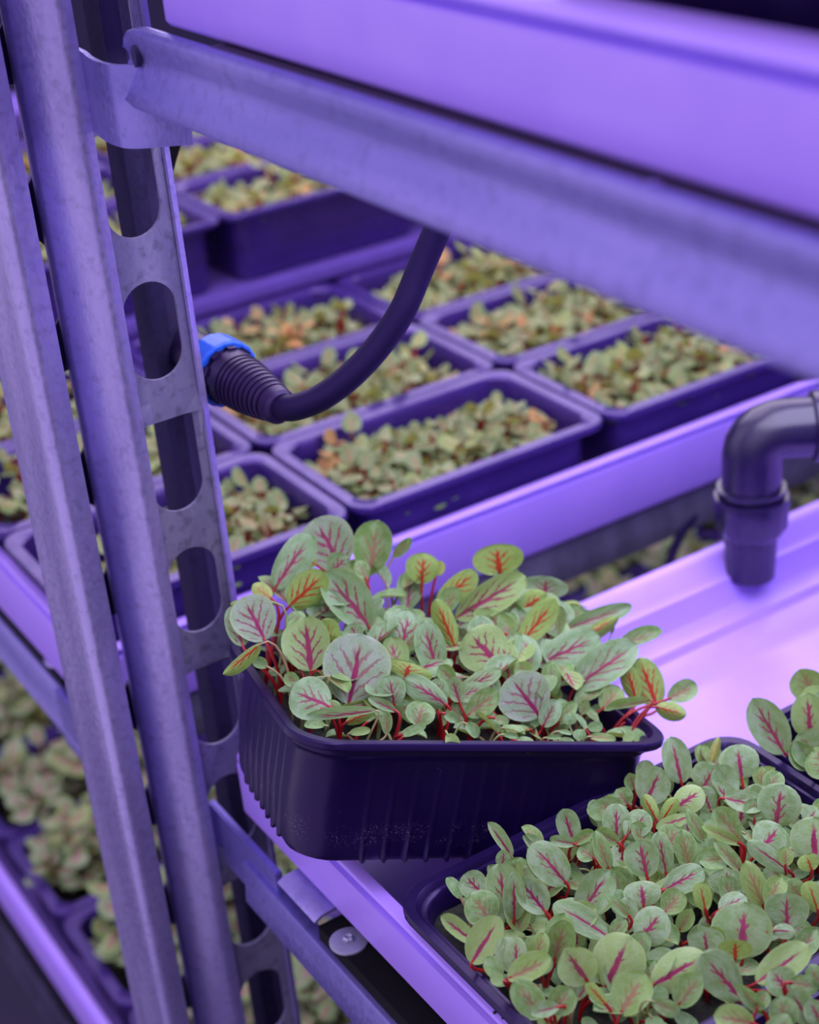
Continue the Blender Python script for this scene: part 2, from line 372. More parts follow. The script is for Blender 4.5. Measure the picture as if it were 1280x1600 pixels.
m = MB().strip([(a, -.25, b) for a, b in pr], .0012, (0, .718, 0)); part('rail', m, M_beam, bl, None, 50)
m = MB().strip([(.1905, y, 1.0790) for y in (.4430, .4700, .4985)], .0028, (0, 0, .0262)); part('hook_bracket', m, M_beam, bl, 'thick hook plate locking the rail into the post', bevel=.0006)
m = MB().strip([(.1895, .4405, 1.1035), (.1925, .4405, 1.1052), (.200, .4405, 1.1058), (.215, .4405, 1.1058)], .0012, (0, -.0270, 0)); part('shelf_tab', m, M_steel, bl, 'short bright sheet metal tab under the tray edge')
m = MB().box((.1905, -.2, 1.0960), (.2200, .4128, 1.1020)); pad = part('rubber_pad', m, M_pad, bl, 'flat black pad under the tray edge')
pc = onz(545, 1471, 1.1023)
m = MB().lathe((pc.x, pc.y, 1.1020), (0, 0, 1), [(0, .0068), (.0008, .0068), (.0011, .0062), (.0012, .002)], 32); w_ = part('washer', m, M_dim, pad, 'round steel washer')
m = MB().lathe((pc.x, pc.y, 1.1030), (0, 0, 1), [(0, .0021), (.0012, .0021), (.0018, .0014), (.0012, .0007)], 6); part('screw', m, M_dim, pad, 'small screw in the washer')

# ------------------------------------------------------------------ lofted rounded rectangles (grow channels and trays)
def perimeter(hx, hy, r, step):
    """points and outward normals round a rounded rectangle centred on 0,0; also running length"""
    P = []
    segs = [((hx-r, -hy), (0, -1), 'e', 2*(hx-r)), ]
    def line(a, b, n):
        L = hypot(b[0]-a[0], b[1]-a[1]); k = max(1, int(L/step))
        for i in range(k): P.append((a[0]+(b[0]-a[0])*i/k, a[1]+(b[1]-a[1])*i/k, n[0], n[1], L*i/k, L))
    def corner(cx, cy, a0):
        for i in range(6):
            a = radians(a0+90*i/6); P.append((cx+r*cos(a), cy+r*sin(a), cos(a), sin(a), -1, 0))
    line((-hx+r, -hy), (hx-r, -hy), (0, -1)); corner(hx-r, -hy+r, -90)
    line((hx, -hy+r), (hx, hy-r), (1, 0)); corner(hx-r, hy-r, 0)
    line((hx-r, hy), (-hx+r, hy), (0, 1)); corner(-hx+r, hy-r, 90)
    line((-hx, hy-r), (-hx, -hy+r), (-1, 0)); corner(-hx+r, -hy+r, 180)
    return P
def loft(x0, x1, y0, y1, r, rings, step=9, rib=None, z0=0):
    hx, hy = (x1-x0)/2, (y1-y0)/2; cx, cy = (x0+x1)/2, (y0+y1)/2
    P = perimeter(hx, hy, r, step); n = len(P); V = []; F = []
    for ring in rings:
        ix, iy, z = ring[0], ring[1], ring[2]; amp = ring[3] if len(ring) > 3 else 0
        for (x, y, nx, ny, s, L) in P:
            sxx = (hx-ix)/hx; syy = (hy-iy)/hy
            X, Y, Z = x*sxx, y*syy, z
            if amp and rib and s >= 0:
                pitch, wd = rib; q = (s-L/2)/pitch; dd = abs(q-round(q))*pitch
                if abs(s-L/2) < L/2-.006:
                    e = max(0, 1-dd/wd); e = e*e*(3-2*e)
                    X += nx*amp*e; Y += ny*amp*e
                    if z < .002: Z -= .0012*e if z < .0012 else 0
            V.append((cx+X, cy+Y, z0+Z))
    for i in range(len(rings)-1):
        for j in range(n): F.append((i*n+j, i*n+(j+1)%n, (i+1)*n+(j+1)%n, (i+1)*n+j))
    F += [tuple(range(n))[::-1], tuple(range((len(rings)-1)*n, len(rings)*n))]
    return MB().add(V, F)
def channel(label, x0, x1, y0, y1, zb, h=.0265, big=False):
    g = thing('grow_channel', label, 'tray', Matrix())
    R = [(.004, .004, 0), (.0008, .0008, .0006), (0, 0, .002), (0, 0, h-.0046), (.0045, .0045, h-.0043), (.0045, .0045, h-.0020), (.0004, .0004, h-.0014), (.0004, .0004, h-.0006), (.0010, .0010, h)]
    if big: R += [(.0150, .010, h), (.0160, .011, h-.001), (.0165, .012, .006), (.018, .014, .002)]
    else: R += [(.0050, .0055, h), (.0056, .0075, h-.0015), (.0060, .0125, h-.0065), (.0062, .0145, h-.0085), (.0064, .0160, h-.0085), (.0066, .0200, .0085), (.0068, .0215, .0065), (.007, .030, .006), (.0072, .032, .0030), (.0074, .046, .0026), (.0076, .0475, .0010), (.008, .055, .0010)]
    part('channel_body', loft(x0, x1, y0, y1, .0075, R, 1, None, zb), M_gut, g, None, 50)
    return g
channel('wide lavender grow channel across the top right resting on the upper beam', .197, 1.5, -.35, .4505, 1.4075, big=True)
channel('near lavender grow channel under the propped tray and the front trays', .197, 1.5, -.35, .4850, 1.1070)
rnd_c = random.Random(4); cr = MB(); near_ch = [o for o in bpy.data.objects if o.name == 'grow_channel.001'][0]
for i in range(22):
    t_ = rnd_c.random(); q = onz(715+75*t_+rnd_c.uniform(-10, 14), 1440+160*t_+rnd_c.uniform(-6, 6), 1.1336); q.x = min(max(q.x, .1985), .2015); sz = rnd_c.uniform(.0003, .0009)
    cr.lathe((q.x, q.y, 1.1334), (0, 0, 1), [(0, sz), (sz*.7, sz*.7), (sz, sz*.2)], 5)
part('soil_crumbs', cr, M_soil, near_ch, 'dark crumbs of soil on the channel rim')['kind'] = 'stuff'
channel('rear lavender grow channel carrying the blurred seedling trays in the middle', .178, 1.5, .5670, 1.40, 1.1070, .0350)
channel('lowest lavender grow channel at the bottom left, far below the near shelf', .180, 1.5, .5670, 1.50, .8070, .0330)
for zt, lab in ((1.1065, 'grey steel beam running below the front edge of the rear grow channel'),):
    b = thing('long_beam', lab, 'beam', Matrix())
    m = MB().strip([(.20, .5790, zt-.001), (.20, .5730, zt), (.20, .5715, zt-.0015), (.20, .5715, zt-.0105), (.20, .5700, zt-.0125), (.20, .5700, zt-.0230), (.20, .576, zt-.0245)], -.0013, (1.3, 0, 0)); part('rail', m, M_rail, b, None, 50)
b = thing('rear_beam', 'blurred shelf beam at the far left with a black pad and round washer', 'beam', Matrix())
m = MB().strip([(.183, .585, 1.1000), (.1775, .585, 1.1005), (.1765, .585, 1.0990), (.1765, .585, 1.089), (.174, .585, 1.0790), (.177, .585, 1.0780)], .0013, (0, .9, 0)); part('rail', m, M_beam, b, None, 50)
m = MB().box((.1790, .620, 1.0990), (.205, 1.45, 1.1050)); pad = part('rubber_pad', m, M_pad, b)
pc = onz(72, 1037, 1.1055); pc.x = max(pc.x, .186)
m = MB().lathe((pc.x-.001, pc.y, 1.1050), (0, 0, 1), [(0, .0075), (.0010, .0075), (.0014, .0068), (.0015, .002)], 32); part('washer', m, M_steel, pad)
m = MB().box((.1745, .5600, 1.0730), (.1765, .618, 1.1030)); part('hook_bracket', m, M_beam, b, 'blurred hook plate', bevel=.0006)
m = MB().box((.168, .80, .868), (.186, .835, .874)); 
b2 = thing('low_beam', 'blurred shelf beam carrying the lowest channel at bottom left', 'beam', Matrix())
m = MB().strip([(.183, .50, .800), (.1755, .50, .8005), (.1745, .50, .799), (.1745, .50, .785), (.172, .50, .778), (.177, .50, .777)], .0013, (0, .95, 0)); part('rail', m, M_shaded, b2, None, 50)
m = MB().box((.178, .52, .7975), (.205, 1.4, .8065)); part('rubber_pad', m, M_pad, b2)

# ------------------------------------------------------------------ tray meshes
TL, TW, TH = .135, .100, .0445
def tray_rings(H, s=1.0, t=.0077, amp=1.0):
    A = .0005*amp
    return [(t+.0035, t+.0035, .0009), (t+.0012, t+.0012, .0002, A*1.6), (t+.0002, t+.0002, .0009, A*1.8), (t-.0004, t-.0004, .0030, A*1.7), (t-.0012, t-.0012, .0090, A*1.3), (t-.0022, t-.0022, H*.42, A*.8), (.0052, .0052, H-.0085, A*.35), (.0046, .0046, H-.0065), (.0040, .0040, H-.0060), (.0040, .0040, H-.0032),
            (.0006, .0006, H-.0030), (0, 0, H-.0024), (0, 0, H-.0006), (.0005, .0005, H), (.0030, .0030, H), (.0036, .0036, H-.0007), (.0044, .0044, H-.0020), (.0054, .0054, H-.0021), (.0062, .0062, H-.0030), (.0070, .0070, H-.0090), (.0080, .0080, H-.0200), (.0090, .0090, .0040)]
me_hero = loft(0, TL, 0, TW, .0150, tray_rings(TH), .00075, (.0085, .0014)).mesh('tray_shell', 40); me_hero.materials.append(M_tray)
FL, FW = .1445, .1035
me_flat = loft(0, FL, 0, FW, .0130, tray_rings(.0415, t=.0132), .0017, (.0085, .0022)).mesh('tray_shell', 40); me_flat.materials.append(M_tray)
RL, RW, RH = .1445, .0905, .0450
me_rear = loft(0, RL, 0, RW, .0110, [(.0100, .0100, .0006), (.0085, .0085, .002, .0008), (.0078, .0078, RH-.008, .0003), (.0072, .0072, RH-.004), (.0006, .0006, RH-.0038), (0, 0, RH-.003), (0, 0, RH-.0008), (.0006, .0006, RH), (.0062, .0062, RH), (.0074, .0074, RH-.0012), (.0082, .0082, RH-.008), (.0110, .0110, .004)], .004, (.0088, .0030)).mesh('tray_shell', 40); me_rear.materials.append(M_tray2)
def soil_mesh(L, W_, z, nx=26, ny=18, amp=.0014):
    V = []; F = []; i0 = .0075; k = 0
    for j in range(ny+1):
        for i in range(nx+1):
            x = i0+(L-2*i0)*i/nx; y = i0+(W_-2*i0)*j/ny
            cxx = max(0, max(i0+.006-x, x-(L-i0-.006))); cyy = max(0, max(i0+.006-y, y-(W_-i0-.006)))
            rr = hypot(cxx, cyy)
            if rr > .006: x += (L/2-x)*0+(-1 if x > L/2 else 1)*(rr-.006)*.8; y += (-1 if y > W_/2 else 1)*(rr-.006)*.8
            V.append((x, y, z+amp*noise.noise(Vector((x*260, y*260, z*9)))))
    for j in range(ny):
        for i in range(nx): a = j*(nx+1)+i; F.append((a, a+1, a+nx+2, a+nx+1))
    me = mesh('soil', V, F, True); me.materials.append(M_soil); return me
me_soil1 = soil_mesh(TL, TW, TH-.0100); me_soil2 = soil_mesh(FL, FW, .0415-.0095); me_soilr = soil_mesh(RL, RW, RH-.024, 12, 8)

# ------------------------------------------------------------------ leaves: unit length along +Y, half width .5, face +Z
def leaf_mesh(name, k, cup, curl, wave, mats, nu=8, nv=10, pw=2.15, shift=.10, side_fold=0):
    rnd = random.Random(k*13+5); V = []; F = []; UV = []; p1, p2 = rnd.random()*6, rnd.random()*6
    for j in range(nv+1):
        v = j/nv; vs = .5-.5*cos(pi*v)
        s = 2*vs-1; s2 = s-shift*(1-s*s); hw = max(0, 1-abs(s2)**pw)**.52*.5
        hw *= (1-.06*sin(3*vs+p2))
        for i in range(nu+1):
            u = -1+2*i/nu; x = u*hw
            z = cup*(abs(u)**1.5)*hw*1.4 + curl*((vs-.35)**2)*(.9)+wave*.03*sin(5.5*vs+p1+2.1*u)*abs(u)+side_fold*max(0, u)**2*hw
            z += .012*noise.noise(Vector((x*7, vs*7, k)))
            V.append((x*(1-.35*abs(cup)*abs(u)), vs-(.04*cup*u*u), z)); UV.append((.5+.5*u, vs))
    for j in range(nv):
        for i in range(nu): a = j*(nu+1)+i; F.append((a, a+1, a+nu+2, a+nu+1))
    me = mesh(name, V, F, True, None, UV)
    for m in mats: me.materials.append(m)
    return me
LEAF = [leaf_mesh('leaf', k, c, q, w, [M_leaf], 10, 12) for k, (c, q, w) in enumerate([(.18, -.15, 1), (.30, .12, .6), (-.12, -.25, 1.2), (.10, .22, 1.3), (.38, -.1, .8), (.02, -.35, 1.0), (.22, .3, .5), (-.05, .05, 1.5)])]
SHP = [(.18, -.15, 1), (.30, .12, .6), (-.12, -.25, 1.2), (.10, .22, 1.3), (.38, -.1, .8), (.02, -.35, 1.0), (.22, .3, .5), (-.05, .05, 1.5)]
LEAF2 = [leaf_mesh('leaf', k+70, c, q, w, [M_leaf2], 8, 10) for k, (c, q, w) in enumerate(SHP)]
LEAFV = [leaf_mesh('leaf', 61, .12, -.1, .6, [M_leafv], 10, 12)]
LEAFG = [leaf_mesh('leaf', k+20, c, q, w, [M_leafg], 8, 10) for k, (c, q, w) in enumerate([(.25, -.2, 1), (.45, .1, .6), (.1, -.3, 1.2), (.3, .2, 1.)])]
COT = [leaf_mesh('leaf', k+40, c, q, .5, [M_cot], 6, 8, 2.4) for k, (c, q) in enumerate([(.2, -.2), (.1, .2), (.35, -.4)])]
for L_ in (LEAF, LEAF2, LEAFG, LEAFV, COT):
    for me in L_: me.name = 'leaf'

TRAYS = {}
def make_tray(label, M, hero=True):
    t = thing('microgreen_tray', label, 'seedling tray', M)
    link('tray_shell', me_hero if hero else me_flat, t); link('soil', me_soil1 if hero else me_soil2, t)
    return t
def seedling(tray, M, leaves, root, soilh, stem_r=.00062, green=False, lim=(TL, TW)):
    """leaves: list of (mesh, base, tip, side, width). One stem mesh with a stalk for each leaf, leaves as its children."""
    rl = M.inverted() @ root; g = .0105
    rl.x = min(max(rl.x, g), lim[0]-g); rl.y = min(max(rl.y, g), lim[1]-g); rl.z = soilh
    if min(rl.x, lim[0]-rl.x) < .017 and min(rl.y, lim[1]-rl.y) < .017:
        rl.x += .004 if rl.x < lim[0]/2 else -.004; rl.y += .004 if rl.y < lim[1]/2 else -.004
    rw = M @ rl; upv = (M.to_3x3() @ Vector((0, 0, 1))).normalized(); Mr = Matrix.Translation(rw); mb = MB()
    for (me, b, tp, sd, w) in leaves:
        d = b-rw; dirb = (tp-b).normalized()
        c1 = rw+upv*(d.length*.45)*1.0+d*.05; c2 = b-dirb*(d.length*.22)
        P = [rw-upv*.004]+[((1-t)**3)*rw+3*(1-t)**2*t*c1+3*(1-t)*t*t*c2+t**3*b for t in [i/7 for i in range(8)]]+[b+dirb*min(.0012, (tp-b).length*.1)]
        P = [Mr.inverted() @ p for p in P]; n = len(P)
        mb.tube(P, [stem_r*(1.3-.45*i/(n-1)) for i in range(n)], 6)
    s = link('seedling', mb.mesh('seedling', 80), tray, Mr, [M_stemg if green else M_stem])
    for (me, b, tp, sd, w) in leaves:
        Y = tp-b; L_ = Y.length; Yn = Y/L_; Xn = (sd-Yn*sd.dot(Yn)).normalized(); Zn = Xn.cross(Yn)
        A = Matrix((Xn*w, Y, Zn*((L_+w)*.5))).transposed().to_4x4(); A.translation = b
        link('leaf', me, s, A)
    return s
def img_leaf(bx, by, tx, ty, wpx, flag, plane, rnd, depth=0.0, kinds=None):
    """a leaf whose stalk end, tip and width lie where the photograph shows them, on the given canopy plane"""
    p, n = plane; b = onplane(bx, by, p, n); c = onplane((bx+tx)/2, (by+ty)/2, p, n)
    Zc = (c-CAM).dot(fwd)*(1+depth); lpx = hypot(tx-bx, ty-by)
    bx, by, tx, ty = bx-(tx-bx)*.05, by-(ty-by)*.05, tx+(tx-bx)*.06, ty+(ty-by)*.06; wpx = wpx*1.16
    tilt = rnd.uniform(-.25, .45)*lpx/FPX*Zc*.6
    b = at(bx, by, Zc-tilt*.0); t = at(tx, ty, Zc+tilt)
    view = (CAM-c).normalized(); Yn = (t-b).normalized(); nn = (view*1.0+Vector((0, 0, 1))*rnd.uniform(.0, .5)+Vector((rnd.uniform(-.25, .25), rnd.uniform(-.25, .25), 0)))
    nn = (nn-Yn*nn.dot(Yn)).normalized(); X = Yn.cross(nn)
    fx = sqrt(max(.1, 1-(X.dot(view))**2)); w = wpx/FPX*Zc/fx
    if 'u' in flag: X = -X
    me = (LEAFV if 'v' in flag else LEAFG if 'g' in flag else COT if 'c' in flag else LEAF if flat1[0] else LEAF2)
    return [me[rnd.randrange(len(me))], b, t, X, w]

flat1 = [True]      # the tilted tray's leaves are older and more veined than those of the level trays
# tray 1: propped on the channel edge
def Rm(a, b, c): return Matrix.Rotation(a, 4, 'Z') @ Matrix.Rotation(b, 4, 'Y') @ Matrix.Rotation(c, 4, 'X')
M1 = Matrix.Translation((.1642, .3794, 1.1608)) @ Rm(-.2600, .2980, -.1672)
T1 = make_tray('tilted tray of red-veined microgreens, propped up against the rack post', M1)
def z4(l): bx, by, tx, ty, w = l[:5]; s = 3.368; return (340+bx/s, 780+by/s, 340+tx/s, 780+ty/s, w/s)+tuple(l[5:])
def z5(l): bx, by, tx, ty, w = l[:5]; s = 3.0476; return (680+bx/s, 800+by/s, 680+tx/s, 800+ty/s, w/s)+tuple(l[5:])
def z7(l): bx, by, tx, ty, w = l[:5]; s = 2.6667; return (800+bx/s, 1100+by/s, 800+tx/s, 1100+ty/s, w/s)+tuple(l[5:])
def z6(l): bx, by, tx, ty, w = l[:5]; s = 1.8824; return (600+bx/s, 1100+by/s, 600+tx/s, 1100+ty/s, w/s)+tuple(l[5:])
H1 = [z4(l) for l in [
 (645,352,520,115,245,'v'),(800,385,845,125,200,'g'),(310,455,485,195,165,''),(385,555,560,395,165,'u'),(790,662,580,395,215,''),(535,660,625,500,200,'',.012),(245,735,140,525,208,'v'),
 (130,765,75,575,110,'',.008),(215,770,40,915,75,'u',-.008),(290,545,75,545,60,'u'),(280,520,190,455,80,'gu',.008),(490,890,465,635,238,''),(693,1062,760,727,310,'v'),(612,775,550,640,120,'u',.002),
 (735,735,700,662,105,''),(960,825,1010,592,175,''),(1150,905,1090,652,150,''),(1075,440,1085,290,150,'u'),(855,745,885,640,90,'',.010),(585,1090,398,1010,210,''),(815,1115,475,1155,60,'',-.006),
 (990,935,1015,860,225,'u',-.006),(900,915,935,845,110,''),(1200,1080,1000,950,125,''),(930,1085,905,940,130,'',.004),(935,1112,800,1050,50,''),(1050,1185,1085,1070,140,'g',.006),(970,1240,1092,1192,50,'c'),
 (1212,1240,1255,1318,70,'c',-.006),(600,1110,605,1058,80,'g'),(680,1175,815,1112,60,'u'),(888,1230,890,1120,58,'cg'),(600,385,682,305,120,''),(930,300,1015,208,60,'g',.012),(780,415,740,325,70,'g'),(560,935,332,1005,38,''),
 (1240,965,1170,880,85,'g'),(1270,1060,1235,940,90,''),(520,345,460,320,60,'u',.010),(400,700,430,590,90,'g',.014),(560,1190,460,1185,50,'c',.004),(700,1230,800,1215,45,'c'),(260,880,190,850,60,'c'),(420,980,360,920,70,'gc',.004)]]
H1 += [z5(l) for l in [
 (310,292,290,160,225,'u'),(115,495,412,315,150,''),(20,425,190,293,115,'u'),(30,485,110,370,95,'g',.004),(90,630,5,425,95,'u'),(295,720,165,580,225,''),(352,782,318,628,112,''),(492,965,365,795,225,'v'),(515,1015,580,900,90,'',.004),
 (500,720,775,595,150,''),(680,828,945,635,168,''),(400,635,565,430,110,'u'),(400,480,520,390,125,'u',.006),(640,550,925,452,85,''),(690,605,865,500,70,'u'),(880,632,1075,572,75,'g'),(1055,915,975,705,140,'u'),(955,888,912,735,90,'u',.003),
 (1115,888,1242,825,95,'g'),(1060,930,1190,965,85,'u'),(1015,900,822,938,48,'g'),(110,855,302,758,72,''),(105,885,228,835,75,''),(160,965,292,862,110,'g'),(10,920,15,800,85,''),(262,570,292,478,195,'g',.014),
 (592,568,590,450,55,'g'),(640,540,690,450,100,'g',.016),(520,405,530,310,190,'',.030),(690,445,590,455,62,'u',.025),(382,505,350,395,90,'g',.012),(550,875,552,722,85,'g',.010),(435,795,400,718,88,'g',.006),(800,935,880,840,105,'g',.014),
 (150,1010,205,1068,55,'c'),(530,1075,600,1072,22,'c'),(590,1045,650,1055,22,'c'),(690,1085,690,1035,60,'c'),(740,1070,858,1080,40,'cg'),(730,1025,795,1020,50,'c'),(45,960,105,990,50,'c'),(588,1002,668,908,60,'g'),(5,300,25,235,60,'gu'),
 (640,1010,640,960,60,'c'),(280,980,350,1000,40,'g'),(900,1090,940,1060,45,'c'),(760,500,700,480,40,'g',.02),(840,580,850,540,20,'g',.01),(330,1060,395,1070,30,'c'),(700,960,725,900,50,'g',.01)]]
pa = M1 @ Vector((.02, .010, TH+.001)); pb = M1 @ Vector((.11, .010, TH+.001)); pcn = M1 @ Vector((.06, .088, TH+.036))
n1 = (pb-pa).cross(pcn-pa).normalized(); PL1 = (pa, n1)
def plant_from(tray, M, specs, plane, seed, soilh, lim=(TL, TW), drop=.030, pairs=.014):
    rnd = random.Random(seed); L_ = []
    for sp in specs:
        dp = sp[6] if len(sp) > 6 else 0
        L_.append((img_leaf(*sp[:5], sp[5], plane, rnd, dp), sp))
    used = [False]*len(L_)
    for i in range(len(L_)):
        if used[i]: continue
        used[i] = True; grp = [L_[i]]
        c = [(( L_[j][0][1]-L_[i][0][1]).length, j) for j in range(len(L_)) if not used[j]]
        c.sort()
        for d, j in c[:2]:
            if d < pairs: used[j] = True; grp.append(L_[j])
        b = sum((g[0][1] for g in grp), Vector())/len(grp)
        upv = (M.to_3x3() @ Vector((0, 0, 1))).normalized()
        hb = (M.inverted() @ b).z-soilh
        root = b-upv*hb+Vector((rnd.uniform(-.004, .004), rnd.uniform(-.002, .006), 0))
        big = max(g[1][4] for g in grp) > 25
        seedling(tray, M, [tuple(g[0]) for g in grp], root, soilh, .00054 if big else .00038, not big, lim)
plant_from(T1, M1, H1, PL1, 3, TH-.0100)
def fillers(tray, M, n, hfun, soilh, seed, smin, smax, L_=TL, W_=TW, veg=.35, lo=.35, y0=.012):
    rnd = random.Random(seed); upv = (M.to_3x3() @ Vector((0, 0, 1))).normalized()
    for i in range(n):
        x = rnd.uniform(.014, L_-.014); y = rnd.uniform(y0, W_-.013)
        leaves = []; a0 = rnd.uniform(0, 2*pi); nl = 2 if rnd.random() < .8 else 3
        for k in range(nl):
            a = a0+k*2*pi/nl+rnd.uniform(-.4, .4); h = max(.003, hfun(x, y)*rnd.uniform(lo, .98)); s = rnd.uniform(smin, smax)
            d = Vector((cos(a), sin(a), 0)); b = Vector((x, y, soilh+h))+d*.0035
            tow = -(M.to_3x3() @ d).dot(hd); el_ = rnd.uniform(-.1, .35)-.45*tow if tow > 0 else rnd.uniform(.0, .5)-.9*tow
            t = b+(d+Vector((0, 0, el_))).normalized()*s
            q = t-Vector((x, y, t.z))
            mx = Vector((min(max(t.x, .004), L_-.004), min(max(t.y, .006), W_-.005), t.z)); t = mx
            sd = d.cross(Vector((0, 0, 1)))
            me = ((LEAF if flat1[0] else LEAF2) if rnd.random() < veg and s > .009 else LEAFG if s > .008 else COT); me = me[rnd.randrange(len(me))]
            if (t-b).length < .003: continue
            leaves.append((me, M @ b, M @ t, M.to_3x3() @ (-sd*-1), s*rnd.uniform(.62, .85)))
        if leaves: seedling(tray, M, leaves, M @ Vector((x, y, soilh)), soilh, .0005, rnd.random() < .45, (L_, W_))
fillers(T1, M1, 60, lambda x, y: .006+.24*y, TH-.0100, 11, .006, .0125)
fillers(T1, M1, 36, lambda x, y: .008+.34*y, TH-.0100, 31, .011, .0165, veg=.75, lo=.75, y0=.036)

# tray 2: level, in front
flat1[0] = False
M2 = Matrix.Translation((.1915, .2575, 1.1085)); Z2 = 1.150
T2 = make_tray('full level tray of small red-veined microgreens in front of the tilted tray', M2, False)
H2 = [z7(l) for l in [
 (706,322,665,146,112,''),(958,312,940,176,142,''),(792,358,850,258,138,''),(560,405,625,272,150,''),(512,352,488,290,62,'g',.006),(680,432,788,360,100,''),(918,388,862,264,105,''),(895,395,1038,425,92,'',.004),(1040,342,1042,264,68,'g'),
 (1068,362,1112,286,80,'g'),(1100,508,1122,347,158,''),(1228,492,1272,435,80,''),(402,482,380,394,142,'g',.006),(437,568,435,426,102,''),(478,550,562,458,100,''),(482,420,438,360,85,'g',.006),(258,580,215,442,98,''),(442,578,352,530,68,'g'),
 (742,468,608,512,52,''),(402,686,352,540,62,'g'),(602,482,548,384,58,'u'),(628,484,682,398,62,'u'),(802,572,735,448,52,'g'),(940,556,848,440,100,'g'),(948,580,804,515,45,'g'),(830,448,792,352,80,'',.005),(1032,612,1115,512,140,''),
 (262,582,342,536,50,'g'),(258,582,168,566,52,''),(224,742,92,594,138,''),(282,884,402,704,148,''),(392,962,188,834,105,''),(562,712,530,570,152,''),(642,706,612,545,86,''),(736,668,712,534,85,'g'),(638,772,795,690,105,''),(550,842,538,742,145,'',.004),
 (638,868,706,788,98,'g',.003),(900,642,782,655,85,'g',.004),(952,692,848,578,55,'g'),(1155,696,998,582,72,''),(1140,672,1140,598,60,'g'),(1262,652,1258,478,195,''),(1250,692,1228,632,90,'u',-.006),(1048,842,978,670,92,'g'),(1068,832,1122,724,85,'g'),
 (900,792,895,690,158,'',.003),(870,858,972,800,85,''),(806,856,784,750,74,'u'),(962,1048,965,835,235,''),(930,1062,932,982,130,'u',-.006),(1146,932,1146,790,175,''),(1090,944,1178,948,55,''),(1275,862,1238,745,80,'u'),(528,986,622,870,135,''),
 (815,1040,800,936,155,''),(312,1150,225,1030,175,''),(392,1175,485,982,195,''),(455,1285,548,1130,150,'g',.003),(562,1102,488,968,62,''),(592,1168,800,1050,145,''),(698,1250,790,1135,115,'g',.003),(948,1222,800,1050,150,''),(1030,1156,1226,1020,128,''),
 (1150,1200,1085,1112,125,'',.004),(180,1064,216,882,115,'g'),(90,1072,132,962,74,'g'),(18,1112,162,1078,82,''),(20,1112,15,984,88,''),(192,1258,242,1188,90,'g'),(190,1262,82,1288,62,''),(80,1236,16,1165,85,'g'),(392,1252,318,1168,52,'u'),
 (10,892,8,712,92,''),(132,856,36,730,100,''),(490,886,400,800,42,'g'),(590,1240,700,1290,62,'g'),(452,788,430,700,60,'g',.008),(870,1000,830,930,60,'g',.008),(1180,1060,1268,940,90,'g',.005),(620,1250,600,1180,80,'c',.008),(420,960,470,900,60,'g',.01),(700,940,750,860,70,'g',.01),(340,640,280,600,80,'g',.006),(1010,480,1010,400,90,'g',.006),(1200,800,1150,740,80,'g',.006),(640,600,700,520,120,'g',.006)]]
H2 += [z6(l) for l in [
 (366,636,338,478,100,''),(292,562,238,504,80,'',.003),(312,640,262,562,95,'g',.003),(268,702,168,628,52,''),(262,755,340,632,90,''),(372,442,310,352,42,''),(350,480,352,432,42,''),(390,515,402,455,92,'g',.003),(472,608,402,520,85,''),(398,790,350,695,72,''),
 (372,805,490,752,72,'g'),(450,745,448,680,62,'g',.004),(502,752,532,636,85,'g',.003),(462,912,388,822,80,'g'),(498,905,548,840,75,'g'),(342,800,300,750,55,'c',.004),(352,815,315,805,35,'c',.004),(512,420,520,388,50,'g',.003),(560,640,620,600,70,'g',.006)]]
H2.append((1112, 1190, 1123, 1153, 14, 'gu', 0))
PL2 = (Vector((0, 0, Z2+.0105)), Vector((0, 0, 1)))
FD = (FL, FW)
plant_from(T2, M2, H2, PL2, 5, .0415-.0095, FD, pairs=.010)
fillers(T2, M2, 84, lambda x, y: .0145, .0415-.0095, 12, .007, .0125, veg=.55, L_=FL, W_=FW)

fillers(T2, M2, 60, lambda x, y: .007, .0415-.0095, 77, .005, .009, veg=.1, L_=FL, W_=FW)
# tray 3 right behind, tray 4 in front of tray 2
M3 = Matrix.Translation((.3375, .2545, 1.1085))
T3 = make_tray('tray of red-veined microgreens cut off by the right edge of the picture', M3, False)
H3 = [(1223,1172,1178,1094,54,''),(1266,1150,1262,1086,52,''),(1288,1192,1246,1150,62,''),(1272,1092,1252,1046,50,'g'),(1300,1210,1275,1170,60,'g',.004),(1290,1130,1300,1080,50,'g'),(1262,1200,1240,1160,40,'g',.004)]
plant_from(T3, M3, H3, PL2, 8, .0415-.0095, FD)
fillers(T3, M3, 50, lambda x, y: .024, .0415-.0095, 14, .008, .014, veg=.6, L_=FL, W_=FW)
M4 = Matrix.Translation((.1925, .1525, 1.1085))
T4 = make_tray('tray of red-veined microgreens cut off by the bottom edge of the picture', M4, False)
H4 = [z7(l) for l in [(1000,1330,850,1300,110,'g'),(1140,1345,1120,1222,112,'g'),(1250,1335,1160,1195,115,''),(1050,1285,945,1180,60,'g'),(1160,1160,1280,1180,70,'g'),(1290,1180,1245,1095,75,'g'),(1020,1270,1060,1200,60,'g'),(1290,1330,1240,1240,90,'')]]
plant_from(T4, M4, H4, PL2, 9, .0415-.0095, FD)
fillers(T4, M4, 90, lambda x, y: .022, .0415-.0095, 15, .008, .014, veg=.6, L_=FL, W_=FW)
for k, (yy, lb) in enumerate(((0, 'outer dark tray on the upper channel, its side showing at the top right corner'), (0, 'inner dark tray on the upper channel, next to the outer one, nearer the post'))):
    Mu = Matrix.Translation((.2145, .1000+k*.105, 1.4115)); tu = make_tray(lb, Mu, False)

